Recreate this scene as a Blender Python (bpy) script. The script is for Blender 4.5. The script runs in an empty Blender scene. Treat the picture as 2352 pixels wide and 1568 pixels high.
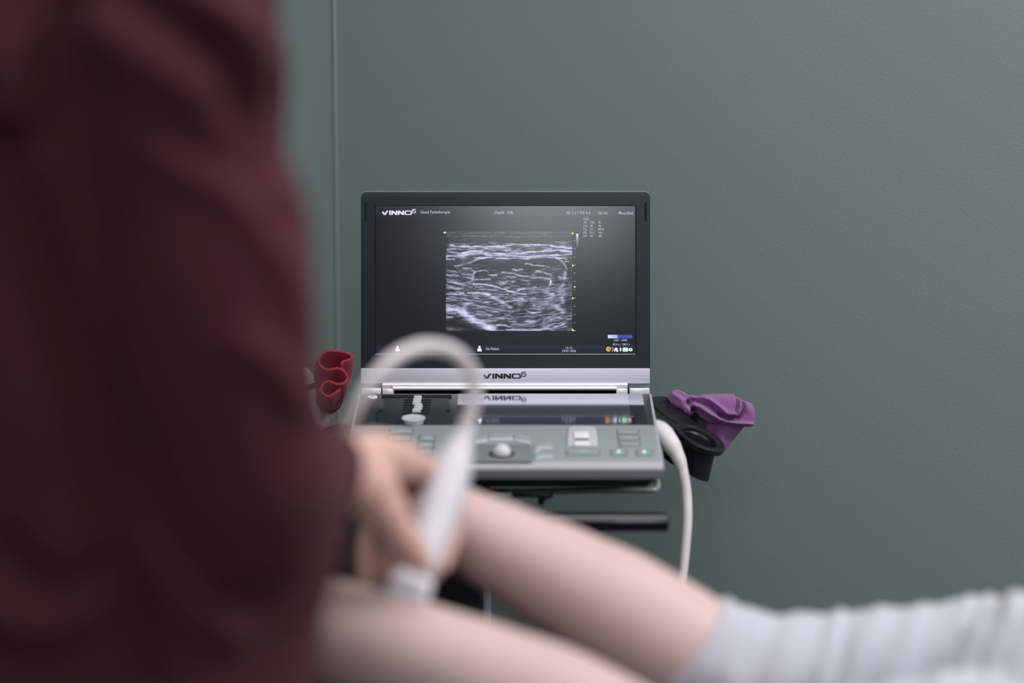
import bpy, bmesh, math, random
import numpy as np
from mathutils import Vector, Matrix, noise
random.seed(4)
V = Vector
sc = bpy.context.scene
col = sc.collection

# ------------------------------------------------------------------ camera, world, lights, exposure
FPX = 4506.0                       # focal length in pixels of the 2352 px wide frame
PITCH = math.radians(7.0)
CZ = 1.33
cam_d = bpy.data.cameras.new('camera'); cam = bpy.data.objects.new('camera', cam_d); col.objects.link(cam)
cam.location = (0, 0, CZ); cam.rotation_euler = (math.radians(90) - PITCH, 0, 0)
cam_d.sensor_width = 36; cam_d.lens = FPX / 2352 * 36
cam_d.dof.use_dof = True; cam_d.dof.focus_distance = 2.6; cam_d.dof.aperture_fstop = 1.38
cam_d.clip_start = 0.05
sc.camera = cam
sc.view_settings.view_transform = 'Standard'; sc.view_settings.look = 'None'
sc.view_settings.gamma = 1; sc.view_settings.use_curve_mapping = False
sc.view_settings.exposure = 0.0

w = bpy.data.worlds.new('daylight'); sc.world = w; w.use_nodes = True
w.node_tree.nodes['Background'].inputs[0].default_value = (0.86, 0.93, 1.0, 1)
w.node_tree.nodes['Background'].inputs[1].default_value = 0.10

def area(name, loc, target, sx, sy, power, color=(1, 1, 1)):
    l = bpy.data.lights.new(name, 'AREA'); l.shape = 'RECTANGLE'; l.size = sx; l.size_y = sy
    l.energy = power; l.color = color
    o = bpy.data.objects.new(name, l); col.objects.link(o); o.location = loc
    o.rotation_euler = (V(target) - V(loc)).to_track_quat('-Z', 'Y').to_euler(); return o
area('ceiling_panel_light', (0.15, 1.6, 2.55), (0.15, 1.6, 0), 1.5, 1.1, 19, (1.0, 0.97, 0.98))
area('ceiling_panel_light', (2.0, 1.6, 2.55), (2.0, 1.6, 0), 1.2, 0.7, 50, (1.0, 0.98, 0.98))
area('window_light', (2.6, 0.4, 1.8), (0.3, 2.4, 1.0), 1.4, 1.3, 9, (0.93, 0.97, 1.0))
area('ceiling_panel_light', (0.1, -0.35, 2.55), (0.1, -0.1, 0), 1.2, 0.6, 17, (1.0, 0.98, 0.98))
area('rear_window_light', (0.14, -1.6, 2.04), (0.0, 2.6, 1.1), 0.5, 0.22, 6.5, (0.93, 0.97, 1.0))

# ------------------------------------------------------------------ frame of measurement
F = V((0, math.cos(PITCH), -math.sin(PITCH))); U = V((0, math.sin(PITCH), math.cos(PITCH))); X = V((1, 0, 0))
CAM = V((0, 0, CZ))
def P(px, py, d):
    return CAM + F * d + X * ((px - 1176) / FPX * d) + U * ((784 - py) / FPX * d)
def proj(p):
    q = p - CAM; d = q.dot(F)
    return 1176 + q.x / d * FPX, 784 - q.dot(U) / d * FPX

# ------------------------------------------------------------------ materials
def lin(c):
    return tuple((x / 255 / 12.92) if x / 255 <= 0.04045 else ((x / 255 + 0.055) / 1.055) ** 2.4 for x in c)
def mat(name, rgb, rough=0.5, metal=0.0, ior=1.45, bump=0, bscale=100, bdetail=2, sss=0, emit=None, estr=0,
        kind='noise', var=0, coat=0, sheen=0, stretch=(1, 1, 1), vscale=8):
    m = bpy.data.materials.new(name); m.use_nodes = True
    nt = m.node_tree; b = nt.nodes['Principled BSDF']
    c = lin(rgb) + (1,)
    b.inputs['Base Color'].default_value = c; b.inputs['Roughness'].default_value = rough
    b.inputs['Metallic'].default_value = metal; b.inputs['IOR'].default_value = ior
    if sss:
        b.inputs['Subsurface Weight'].default_value = sss
        b.inputs['Subsurface Radius'].default_value = (0.012, 0.005, 0.003); b.inputs['Subsurface Scale'].default_value = 1.0
    if coat: b.inputs['Coat Weight'].default_value = coat; b.inputs['Coat Roughness'].default_value = 0.05
    if sheen: b.inputs['Sheen Weight'].default_value = sheen; b.inputs['Sheen Roughness'].default_value = 0.5
    if emit: b.inputs['Emission Color'].default_value = lin(emit) + (1,); b.inputs['Emission Strength'].default_value = estr
    tc = nt.nodes.new('ShaderNodeTexCoord'); mp = nt.nodes.new('ShaderNodeMapping')
    mp.inputs['Scale'].default_value = stretch
    nt.links.new(tc.outputs['Object'], mp.inputs['Vector'])
    if var or True:
        n = nt.nodes.new('ShaderNodeTexNoise'); n.inputs['Scale'].default_value = vscale; n.inputs['Detail'].default_value = 3
        nt.links.new(mp.outputs[0], n.inputs['Vector'])
        mx = nt.nodes.new('ShaderNodeMix'); mx.data_type = 'RGBA'
        v = var if var else 0.02
        mx.inputs['A'].default_value = tuple(x * (1 - v) for x in c[:3]) + (1,)
        mx.inputs['B'].default_value = tuple(min(1, x * (1 + v)) for x in c[:3]) + (1,)
        nt.links.new(n.outputs['Fac'], mx.inputs['Factor']); nt.links.new(mx.outputs['Result'], b.inputs['Base Color'])
    if bump:
        if kind == 'noise':
            n2 = nt.nodes.new('ShaderNodeTexNoise'); n2.inputs['Detail'].default_value = bdetail
            out = n2.outputs['Fac']
        elif kind == 'knit':
            n2 = nt.nodes.new('ShaderNodeTexWave'); n2.bands_direction = 'DIAGONAL'
            n2.inputs['Distortion'].default_value = 3.0; n2.inputs['Detail'].default_value = 3
            n2.inputs['Detail Scale'].default_value = 3
            out = n2.outputs['Fac']
        n2.inputs['Scale'].default_value = bscale
        nt.links.new(mp.outputs[0], n2.inputs['Vector'])
        bp = nt.nodes.new('ShaderNodeBump'); bp.inputs['Strength'].default_value = 1.0; bp.inputs['Distance'].default_value = bump
        nt.links.new(out, bp.inputs['Height']); nt.links.new(bp.outputs[0], b.inputs['Normal'])
    return m
def vc_mat(name, strength=1.0, rough=0.28):
    m = bpy.data.materials.new(name); m.use_nodes = True; nt = m.node_tree; b = nt.nodes['Principled BSDF']
    a = nt.nodes.new('ShaderNodeAttribute'); a.attribute_name = 'pixels'
    b.inputs['Base Color'].default_value = (0.006, 0.006, 0.008, 1); b.inputs['Roughness'].default_value = rough
    nt.links.new(a.outputs['Color'], b.inputs['Emission Color']); b.inputs['Emission Strength'].default_value = strength
    return m

M = dict(
    wall=mat('green_grey_wall_paint', (119, 136, 133), 0.42, bump=0.0006, bscale=420, bdetail=3, var=0.03, vscale=1.5),
    bead=mat('lit_corner_bead', (134, 146, 144), 0.4),  # lighter than the walls: light caught by the corner edge, put into colour
    floor=mat('grey_vinyl_floor', (120, 122, 122), 0.5, var=0.1, vscale=20),
    ceil=mat('white_ceiling', (225, 225, 222), 0.8),
    bezel=mat('dark_bezel_plastic', (31, 39, 47), 0.5, bump=0.0001, bscale=900),
    silver=mat('silver_strip', (208, 206, 220), 0.38, metal=0.25),
    chrome=mat('satin_hinge_metal', (238, 236, 242), 0.30, metal=0.35),
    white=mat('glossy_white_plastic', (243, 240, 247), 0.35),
    black=mat('black_plastic', (22, 22, 26), 0.35),
    bar=mat('polished_black_bar', (20, 20, 26), 0.22, coat=0.5),
    matt=mat('matt_black', (19, 19, 22), 0.7),
    gap=mat('dark_gap', (12, 12, 14), 0.9),
    deckgrey=mat('grey_key_panel', (150, 157, 161), 0.45, bump=0.00005, bscale=900),
    case=mat('light_grey_casing', (176, 174, 184), 0.4),
    face=mat('mid_grey_casing', (118, 123, 128), 0.45),
    recess=mat('key_recess_grey', (92, 100, 106), 0.5),
    key=mat('grey_key_plastic', (156, 162, 168), 0.35),
    keyl=mat('light_key_plastic', (198, 198, 208), 0.35),
    green=mat('green_lit_legend', (130, 175, 155), 0.5, emit=(110, 180, 150), estr=0.22),
    led=mat('bright_green_led', (160, 240, 190), 0.5, emit=(165, 240, 190), estr=0.95),
    fascia=mat('satin_black_fascia', (44, 50, 54), 0.32),
    glass=mat('mirror_black_glass', (196, 199, 207), 0.06, metal=1.0),
    pad=mat('trackball_recess_grey', (124, 130, 135), 0.45),
    touch=mat('touch_glass', (226, 227, 236), 0.10, metal=1.0, emit=(36, 42, 54), estr=0.3),
    touchbar=mat('touch_menu_bar', (190, 192, 200), 0.05, metal=0.8, emit=(80, 88, 106), estr=0.8),
    logo=mat('black_print', (26, 16, 30), 0.5),
    cloth_p=mat('purple_microfibre', (160, 98, 168), 0.95, bump=0.0007, bscale=330, kind='knit', sheen=0.3, var=0.22, vscale=250),
    cloth_r=mat('red_microfibre', (200, 46, 70), 0.95, bump=0.0009, bscale=330, kind='knit', sheen=0.25, var=0.14, vscale=260),
    handle=mat('toned_down_white_plastic', (212, 209, 218), 0.4),  # toned down for the brightly lit handle; shaded head keeps the lighter white
    cable=mat('pale_grey_cable_rubber', (222, 216, 218), 0.45),
    plug=mat('blue_grey_plug', (128, 136, 150), 0.45),
    skin=mat('fair_skin', (207, 178, 175), 0.5, sss=0.25, var=0.05, vscale=14),
    hand=mat('hand_skin', (214, 172, 160), 0.5, sss=0.25, var=0.06, vscale=22),
    sweater=mat('burgundy_knit', (72, 23, 39), 0.92, bump=0.0008, bscale=260, var=0.06, vscale=30),
    sweat=mat('pale_grey_jersey', (186, 187, 197), 0.95, bump=0.0008, bscale=240, sheen=0.15, var=0.04, vscale=30),
    trouser=mat('black_trouser_cloth', (24, 24, 28), 0.9),
    hair=mat('brown_hair', (58, 40, 30), 0.6, bump=0.002, bscale=90),
    shoe=mat('white_shoe', (200, 200, 200), 0.6),
    vinyl=mat('black_vinyl', (24, 25, 30), 0.45, bump=0.0003, bscale=300),
    steel=mat('grey_cart_metal', (140, 144, 142), 0.4, metal=0.3),
    txt=mat('display_text_pale', (160, 170, 190), 0.5, emit=(142, 152, 174), estr=0.62),
    txtw=mat('display_logo_pale', (200, 206, 220), 0.5, emit=(182, 190, 210), estr=0.72),
    ico=mat('display_icon_white', (225, 222, 230), 0.5, emit=(222, 218, 228), estr=0.95),
    yel=mat('display_yellow', (190, 205, 60), 0.5, emit=(195, 212, 75), estr=0.75),
    org=mat('display_orange', (220, 150, 50), 0.5, emit=(225, 150, 55), estr=0.9),
    grn=mat('display_green', (150, 220, 160), 0.5, emit=(165, 225, 170), estr=0.9),
    blu=mat('display_pale_blue', (120, 135, 165), 0.5, emit=(120, 135, 165), estr=0.8),
)

# ------------------------------------------------------------------ mesh building
class B:
    def __init__(s): s.v = []; s.f = []
    def add(s, vs, fs):
        k = len(s.v); s.v += [V(p) for p in vs]; s.f += [tuple(i + k for i in f) for f in fs]; return s
    def prism(s, poly, vec):
        n = len(poly); vec = V(vec); a = [V(p) for p in poly]
        return s.add(a + [p + vec for p in a], [tuple(range(n))[::-1], tuple(range(n, 2 * n))] + [(i, (i + 1) % n, n + (i + 1) % n, n + i) for i in range(n)])
    def taper(s, polyA, polyB):
        n = len(polyA)
        return s.add(list(polyA) + list(polyB), [tuple(range(n))[::-1], tuple(range(n, 2 * n))] + [(i, (i + 1) % n, n + (i + 1) % n, n + i) for i in range(n)])
    def box(s, lo, hi):
        x0, y0, z0 = lo; x1, y1, z1 = hi
        return s.prism([(x0, y0, z0), (x1, y0, z0), (x1, y1, z0), (x0, y1, z0)], (0, 0, z1 - z0))
    def rings(s, rs, caps=True, closed=True):
        n = len(rs[0]); vs = [p for r in rs for p in r]; fs = []
        for k in range(len(rs) - 1):
            for i in range(n if closed else n - 1):
                j = (i + 1) % n; fs.append((k * n + i, k * n + j, (k + 1) * n + j, (k + 1) * n + i))
        if caps: fs += [tuple(range(n))[::-1], tuple(range((len(rs) - 1) * n, len(rs) * n))]
        return s.add(vs, fs)
    def tube(s, pts, rad, n=20, ref=None, flat=1.0, round_ends=True, sub=6):
        pts = [V(p) for p in pts]
        rad = list(rad) if hasattr(rad, '__len__') else [rad] * len(pts)
        fl = list(flat) if hasattr(flat, '__len__') else [flat] * len(pts)
        if len(pts) > 2 and sub > 1: pts, rad, fl = catmull(pts, rad, fl, sub)
        T = []
        for i in range(len(pts)):
            a = pts[max(0, i - 1)]; b = pts[min(len(pts) - 1, i + 1)]; T.append((b - a).normalized())
        if round_ends:
            hp, hr, hf, hT = [], [], [], []
            for ang in (85, 65, 45, 22):
                c, q = math.cos(math.radians(ang)), math.sin(math.radians(ang))
                hp.append(pts[0] - T[0] * rad[0] * q); hr.append(rad[0] * c); hf.append(fl[0]); hT.append(T[0])
            tp, tr, tf, tT = [], [], [], []
            for ang in (22, 45, 65, 85):
                c, q = math.cos(math.radians(ang)), math.sin(math.radians(ang))
                tp.append(pts[-1] + T[-1] * rad[-1] * q); tr.append(rad[-1] * c); tf.append(fl[-1]); tT.append(T[-1])
            pts = hp + pts + tp; rad = hr + rad + tr; fl = hf + fl + tf; T = hT + T + tT
        a = V(ref) if ref is not None else (V((0, 0, 1)) if abs(T[0].z) < 0.8 else V((1, 0, 0)))
        rs = []
        for p, r, f, t in zip(pts, rad, fl, T):
            a0 = V(ref) if ref is not None else a
            a = (a0 - t * a0.dot(t)).normalized(); b = t.cross(a)
            rs.append([p + a * (r * f * math.cos(2 * math.pi * i / n)) + b * (r * math.sin(2 * math.pi * i / n)) for i in range(n)])
        return s.rings(rs)
    def ell(s, c, r, n=24, m=14, R=None):
        c = V(c); rs = []
        for k in range(1, m):
            th = math.pi * k / m
            ring = [V((r[0] * math.sin(th) * math.cos(2 * math.pi * i / n), r[1] * math.sin(th) * math.sin(2 * math.pi * i / n), r[2] * math.cos(th))) for i in range(n)]
            rs.append([c + (R @ q if R else q) for q in ring])
        return s.rings(rs)
    def lathe(s, c, e1, e2, ax, prof, n=40):
        # prof: (radius, height) pairs, closed loop is the caller's business
        rs = [[c + e1 * (r * math.cos(2 * math.pi * i / n)) + e2 * (r * math.sin(2 * math.pi * i / n)) + ax * h for i in range(n)] for r, h in prof]
        return s.rings(rs)
def catmull(pts, rad, fl, sub):
    op, orr, of = [], [], []
    n = len(pts)
    for i in range(n - 1):
        p0, p1, p2, p3 = pts[max(0, i - 1)], pts[i], pts[i + 1], pts[min(n - 1, i + 2)]
        for k in range(sub):
            t = k / sub; t2 = t * t; t3 = t2 * t
            op.append(0.5 * ((2 * p1) + (p2 - p0) * t + (2 * p0 - 5 * p1 + 4 * p2 - p3) * t2 + (3 * p1 - p0 - 3 * p2 + p3) * t3))
            sm = t * t * (3 - 2 * t)
            orr.append(rad[i] + (rad[i + 1] - rad[i]) * sm); of.append(fl[i] + (fl[i + 1] - fl[i]) * sm)
    op.append(pts[-1]); orr.append(rad[-1]); of.append(fl[-1]); return op, orr, of

def finish(o, parent=None, label=None, cat=None, group=None, kind=None):
    if parent is not None:
        o.parent = parent
        o.matrix_parent_inverse = Matrix.Translation(-absloc(parent))
    if label: o['label'] = label
    if cat: o['category'] = cat
    if group: o['group'] = group
    if kind: o['kind'] = kind
    return o
def absloc(o):
    p = V(o.location)
    if o.parent: p = o.matrix_parent_inverse @ p; p = absloc(o.parent) + p
    return p
def mk(name, b, m, parent=None, bevel=0, smooth=True, seg=3, angle=35, **kw):
    me = bpy.data.meshes.new(name)
    if isinstance(b, B):
        me.from_pydata([tuple(p) for p in b.v], [], b.f)
        bm = bmesh.new(); bm.from_mesh(me); bmesh.ops.recalc_face_normals(bm, faces=bm.faces); bm.to_mesh(me); bm.free()
    else: me = b; me.name = name
    me.materials.clear(); me.materials.append(m)
    o = bpy.data.objects.new(name, me); col.objects.link(o)
    if smooth:
        me.polygons.foreach_set('use_smooth', [True] * len(me.polygons))
        es = o.modifiers.new('edge', 'EDGE_SPLIT'); es.split_angle = math.radians(angle)
    if bevel:
        bv = o.modifiers.new('bevel', 'BEVEL'); bv.width = bevel; bv.segments = seg; bv.limit_method = 'ANGLE'
        bv.angle_limit = math.radians(30)
        if smooth: o.modifiers.move(1, 0)
    return finish(o, parent, **kw)
def thing(name, loc, label, cat, group=None):
    o = bpy.data.objects.new(name, None); col.objects.link(o); o.location = loc; o.empty_display_size = 0.05
    return finish(o, None, label, cat, group)
def fused(b, voxel, it=4, fac=0.5):
    me = bpy.data.meshes.new('tmp'); me.from_pydata([tuple(p) for p in b.v], [], b.f)
    bm = bmesh.new(); bm.from_mesh(me); bmesh.ops.recalc_face_normals(bm, faces=bm.faces); bm.to_mesh(me); bm.free()
    o = bpy.data.objects.new('tmp', me); col.objects.link(o)
    r = o.modifiers.new('r', 'REMESH'); r.mode = 'VOXEL'; r.voxel_size = voxel
    s = o.modifiers.new('s', 'SMOOTH'); s.factor = fac; s.iterations = it
    dg = bpy.context.evaluated_depsgraph_get(); dg.update()
    out = bpy.data.meshes.new_from_object(o.evaluated_get(dg))
    bpy.data.objects.remove(o); bpy.data.meshes.remove(me)
    return out
def displace(me, fn):
    n = len(me.vertices); co = np.empty(n * 3, dtype=np.float32); no = np.empty(n * 3, dtype=np.float32)
    me.vertices.foreach_get('co', co); me.vertex_normals.foreach_get('vector', no)
    co = co.reshape(-1, 3); no = no.reshape(-1, 3)
    d = fn(co, no); co = co + no * d[:, None]
    me.vertices.foreach_set('co', co.astype(np.float32).ravel()); me.update()
def npproj(co):
    q = co - np.array(CAM); f = np.array(F); u = np.array(U); d = q @ f
    return 1176 + q[:, 0] / d * FPX, 784 - (q @ u) / d * FPX
def seg_dist(x, y, poly):
    best = np.full(x.shape, 1e9)
    for (x0, y0), (x1, y1) in zip(poly[:-1], poly[1:]):
        dx, dy = x1 - x0, y1 - y0; t = np.clip(((x - x0) * dx + (y - y0) * dy) / (dx * dx + dy * dy + 1e-9), 0, 1)
        best = np.minimum(best, np.hypot(x - x0 - t * dx, y - y0 - t * dy))
    return best

# ------------------------------------------------------------------ room
corner = P(772, 784, 3.0); corner.z = 0
yaw = math.radians(14)
wd = V((math.cos(yaw), -math.sin(yaw), 0)); ld = V((-math.sin(yaw), -math.cos(yaw), 0))
H = 2.6
mk('wall_back', B().prism([corner, corner + wd * 4.2, corner + wd * 4.2 - ld * 0.1, corner - ld * 0.1 - wd * 0.1, corner - wd * 0.1], (0, 0, H)), M['wall'], smooth=False, kind='structure')
mk('wall_left', B().prism([corner, corner - wd * 0.1, corner - wd * 0.1 + ld * 4.2, corner + ld * 4.2], (0, 0, H)), M['wall'], smooth=False, kind='structure')
bead = B(); cb = corner + wd * 0.002
bead.prism([cb, cb + wd * 0.004, cb + wd * 0.003 + ld * 0.003, cb + ld * 0.004], (0, 0, H))
mk('trim_1', bead, M['bead'], bevel=0.0012, kind='structure')
mk('floor', B().box((-2.2, -2.6, -0.05), (4.2, 3.3, 0)), M['floor'], smooth=False, kind='structure')
mk('ceiling', B().box((-2.2, -0.9, H), (4.2, 3.3, H + 0.05)), M['ceil'], smooth=False, kind='structure')

# ------------------------------------------------------------------ ultrasound machine
DM = 2.6; S = DM / FPX
LO = P(1160, 892, DM)
def lid(px, py, off=0.0): return LO + X * ((px - 1160) * S) + U * ((892 - py) * S) - F * off
def lrect(x0, y0, x1, y1, off=0.0, r=0, corners=(1, 1, 1, 1)):
    pts = []
    for (cx, cy, sx, sy, a0), on in zip(((x0, y0, 1, 1, 180), (x1, y0, -1, 1, 270), (x1, y1, -1, -1, 0), (x0, y1, 1, -1, 90)), corners):
        if r and on:
            for k in range(7):
                a = math.radians(a0 + 15 * k)
                pts.append(lid(cx + sx * r + r * math.cos(a), cy + sy * r + r * math.sin(a), off))
        else: pts.append(lid(cx, cy, off))
    return pts
bF = P(1160, 1058, 2.302) - LO
eb = V((0, bF.y, bF.z)).normalized(); en = X.cross(eb).normalized()
if en.z < 0: en = -en
def dk(px, py, h=0.0):
    r = F + X * ((px - 1176) / FPX) + U * ((784 - py) / FPX)
    t = (LO - CAM).dot(en) / r.dot(en); return CAM + r * t + en * h
def dkl(a, b, h=0.0): return LO + X * (a * (1 - 0.105 * b)) + eb * b + en * h
def bof(py): return (dk(1160, py) - LO).dot(eb)
def poly_deck(pts, h0, h1): return B().prism([dk(x, y, h0) for x, y in pts], en * (h1 - h0))

mroot = thing('ultrasound_machine', (LO.x, LO.y - 0.1, LO.z - 0.06), 'portable laptop-style ultrasound machine with open lid showing a muscle scan', 'ultrasound machine')
# lid
mk('lid_housing', B().prism(lrect(829, 440, 1494, 852, 0.0, 13, (1, 1, 0, 0)), F * 0.014), M['bezel'], mroot, bevel=0.0009)
rim = B()
rim.prism(lrect(828.2, 438.6, 1494.8, 852, -0.003, 14, (1, 1, 0, 0)), F * 0.009)
mk('lid_back_shell', rim, M['case'], mroot, bevel=0.0012)
for x in (838.5, 1480.5):
    mk('speaker_slot', B().prism(lrect(x, 464, x + 5, 507, 0.0004, 2.2), F * 0.0003), M['gap'], mroot, smooth=False)
mk('screen_surround', B().prism(lrect(861, 471, 1462, 814.5, 0.0003), F * 0.0002), M['gap'], mroot, smooth=False)
mk('screen_trim', B().prism(lrect(862, 812.2, 1459.5, 813.8, 0.0008), F * 0.0004), M['case'], mroot, smooth=False, label='thin pale line under the display')

def grid_vc(name, x0, y0, x1, y1, nx, ny, rgb, off, m, parent, rows=None):
    """flat display area; rgb is an array (ny, nx, 3) of display-referred 0..1 values"""
    xs = np.linspace(x0, x1, nx); ys = np.linspace(y0, y1, ny)
    gx, gy = np.meshgrid(xs, ys)
    o = np.array(LO) - np.array(F) * off
    co = o + np.array(X) * ((gx - 1160) * S)[..., None] + np.array(U) * ((892 - gy) * S)[..., None]
    me = bpy.data.meshes.new(name)
    idx = np.arange(nx * ny).reshape(ny, nx)
    q = np.stack([idx[:-1, :-1], idx[1:, :-1], idx[1:, 1:], idx[:-1, 1:]], -1).reshape(-1, 4)
    me.vertices.add(nx * ny); me.vertices.foreach_set('co', co.astype(np.float32).ravel())
    me.loops.add(q.size); me.loops.foreach_set('vertex_index', q.astype(np.int32).ravel())
    me.polygons.add(len(q)); me.polygons.foreach_set('loop_start', (np.arange(len(q)) * 4).astype(np.int32))
    me.update(calc_edges=True)
    at = me.color_attributes.new('pixels', 'FLOAT_COLOR', 'POINT')
    c = np.clip(rgb, 0, 1); c = np.where(c <= 0.04045, c / 12.92, ((c + 0.055) / 1.055) ** 2.4)
    c4 = np.concatenate([c, np.ones(c.shape[:2] + (1,))], -1)
    at.data.foreach_set('color', c4.astype(np.float32).ravel())
    me.materials.append(m)
    ob = bpy.data.objects.new(name, me); col.objects.link(ob); return finish(ob, parent)
M['display'] = vc_mat('display_pixels', 1.0, 0.18)
# background of the display: header bar, dark field, status bar
nx, ny = 60, 172
yy = np.linspace(473, 812, ny)[:, None] * np.ones((1, nx)); xx = np.linspace(863, 1459, nx)[None, :] * np.ones((ny, 1))
bg = np.zeros((ny, nx, 3)) + np.array([13, 15, 21]) / 255
hd = np.clip((497 - yy) / 22, 0, 1)[..., None]
bg += (yy < 497)[..., None] * (np.array([16, 20, 26]) / 255 * (0.5 + 0.5 * hd))
st = np.clip(1 - np.abs((yy - 797) / 9), 0, 1)[..., None]
bg += (yy > 792.5)[..., None] * (np.array([10, 16, 34]) / 255 * (0.25 + st))
disp = grid_vc('display', 863, 473, 1459, 812, nx, ny, bg, 0.0007, M['display'], mroot)
# the scan: measured echoes drawn over layered speckle
QX, QY = 470, 366
u = np.linspace(232, 1745, QX)[None, :] * np.ones((QY, 1)); v = np.linspace(170, 1355, QY)[:, None] * np.ones((1, QX))
rng = np.random.RandomState(3)
def vnoise(x, y, seed):
    r = np.random.RandomState(seed).rand(256, 256)
    xi = np.floor(x).astype(int); yi = np.floor(y).astype(int); fx = x - xi; fy = y - yi
    fx = fx * fx * (3 - 2 * fx); fy = fy * fy * (3 - 2 * fy)
    a = r[yi % 256, xi % 256]; b_ = r[yi % 256, (xi + 1) % 256]; c = r[(yi + 1) % 256, xi % 256]; d = r[(yi + 1) % 256, (xi + 1) % 256]
    return (a * (1 - fx) + b_ * fx) * (1 - fy) + (c * (1 - fx) + d * fx) * fy
wv = v + 26 * (vnoise(u / 170, v / 110, 1) - 0.5) - np.where(v > 560, (u - 500) * 0.10 * np.clip((1300 - u) / 800, -0.5, 1), 0)
wu = u + 30 * (vnoise(u / 120, v / 60, 2) - 0.5)
fib = vnoise(wu / 75, wv / 13, 5) * 0.6 + vnoise(wu / 38, wv / 8, 6) * 0.3 + vnoise(wu / 14, wv / 5, 7) * 0.2
amp = np.interp(v[:, 0], [170, 235, 300, 330, 480, 520, 640, 760, 900, 1050, 1200, 1355], [.12, .03, .06, .50, .50, .18, .27, .42, .52, .58, .62, .58])[:, None]
I = np.clip(fib - 0.44, 0, 1) * 2.6 * amp + 0.07
I += amp * 0.22 * vnoise(u / 130, v / 80, 8)
strokes = [  # polyline in measured units, width, brightness
 ([(232,172),(1745,175)],4,.30),([(232,190),(1745,192)],3,.22),([(232,222),(420,218),(700,222),(1000,228),(1300,224),(1740,220)],7,.26),
 ([(290,335),(400,348),(650,347),(880,340),(1080,322),(1440,328),(1600,352),(1745,366)],8,.75),
 ([(750,300),(900,305),(1060,312)],6,.35),([(1540,288),(1640,298),(1735,290)],6,.4),([(540,300),(600,298)],4,.25),([(390,275),(470,268)],4,.2),
 ([(240,385),(330,372),(450,378),(620,360),(780,365),(960,352)],9,.5),
 ([(250,400),(340,420),(430,430),(560,400),(700,425),(860,432),(1060,428),(1280,408),(1500,392),(1640,396),(1745,412)],12,.72),
 ([(700,372),(780,392),(900,386),(960,405),(1060,415)],9,.5),([(1080,375),(1200,345),(1350,348),(1500,372)],7,.45),
 ([(232,460),(330,462),(440,448),(600,430),(780,450),(1000,458),(1200,470),(1400,450),(1560,452),(1745,436)],9,.72),
 ([(560,478),(760,476),(920,488),(1080,486),(1200,492),(1290,478),(1420,468),(1560,480),(1680,496)],7,.66),
 ([(232,495),(330,500)],7,.55),([(340,580),(440,560),(540,528),(620,492),(720,480)],9,.45),
 ([(1560,480),(1620,520),(1660,570),(1685,615)],14,.38),([(1660,520),(1710,530)],7,.5),
 ([(232,640),(340,643)],6,.6),([(232,687),(380,687)],6,.6),([(420,680),(540,672),(620,640),(700,628),(740,655)],8,.55),
 ([(440,600),(520,610),(560,640)],9,.42),([(440,712),(540,722),(560,690),(580,650)],8,.45),([(540,735),(640,738),(760,735)],7,.45),
 ([(750,690),(840,690)],9,.6),([(900,655),(1040,665),(1100,690),(1240,712),(1460,730),(1490,770)],9,.55),([(960,700),(1080,712)],7,.4),
 ([(1030,622),(1080,628)],10,.5),([(1110,625),(1150,615)],10,.5),([(1180,550),(1300,568),(1370,578),(1470,590)],8,.5),
 ([(1270,690),(1320,645),(1400,655),(1500,690)],9,.5),([(1490,760),(1480,810),(1430,850),(1350,855),(1290,820)],10,.35),
 ([(920,785),(970,770)],10,.5),([(1030,775),(1060,765)],8,.4),([(830,780),(860,785)],8,.35),
 ([(250,765),(350,785),(450,780),(560,750)],9,.42),([(232,810),(330,845),(440,850)],7,.4),
 ([(560,795),(700,800),(820,825),(960,870),(1080,905),(1190,918)],9,.85),([(580,828),(680,832)],9,.6),
 ([(1090,865),(1180,850)],9,.6),([(232,915),(380,918),(440,900)],10,.55),([(500,895),(620,900),(740,925)],12,.72),
 ([(740,925),(820,965),(900,1010),(1010,1070)],26,.45),([(820,920),(980,915)],8,.45),([(960,1000),(1100,985),(1200,995)],9,.55),
 ([(1010,945),(1060,965),(1160,975)],8,.45),([(240,965),(330,985),(500,990)],8,.45),([(470,1030),(600,1020),(740,1022)],7,.4),
 ([(232,1095),(330,1095),(430,1130),(520,1190),(600,1240),(700,1285),(800,1330)],40,.62),([(232,1100),(380,1105),(470,1150)],16,.35),
 ([(560,1240),(680,1300),(760,1335)],30,.3),([(232,1195),(310,1192)],10,.5),([(840,1285),(960,1290)],8,.6),
 ([(960,1350),(1200,1352),(1400,1340),(1560,1310),(1650,1280),(1560,1268),(1460,1300)],11,.5),
 ([(1290,1060),(1420,1035),(1540,1060),(1640,1120)],34,.34),([(1200,1120),(1280,1140),(1370,1135)],11,.45),
 ([(1520,1160),(1590,1152)],10,.45),([(1180,1240),(1300,1240),(1420,1200),(1600,1200)],14,.3),([(1420,970),(1500,960)],12,.5),
 ([(1430,905),(1520,910)],12,.45),([(1590,700),(1600,730)],22,.35),([(1660,660),(1655,720)],22,.42),([(1600,840),(1640,800)],18,.3),
 ([(1600,900),(1640,900)],26,.35),([(1620,960),(1640,990)],22,.35),([(1130,740),(1220,760)],7,.3),
]
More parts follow.
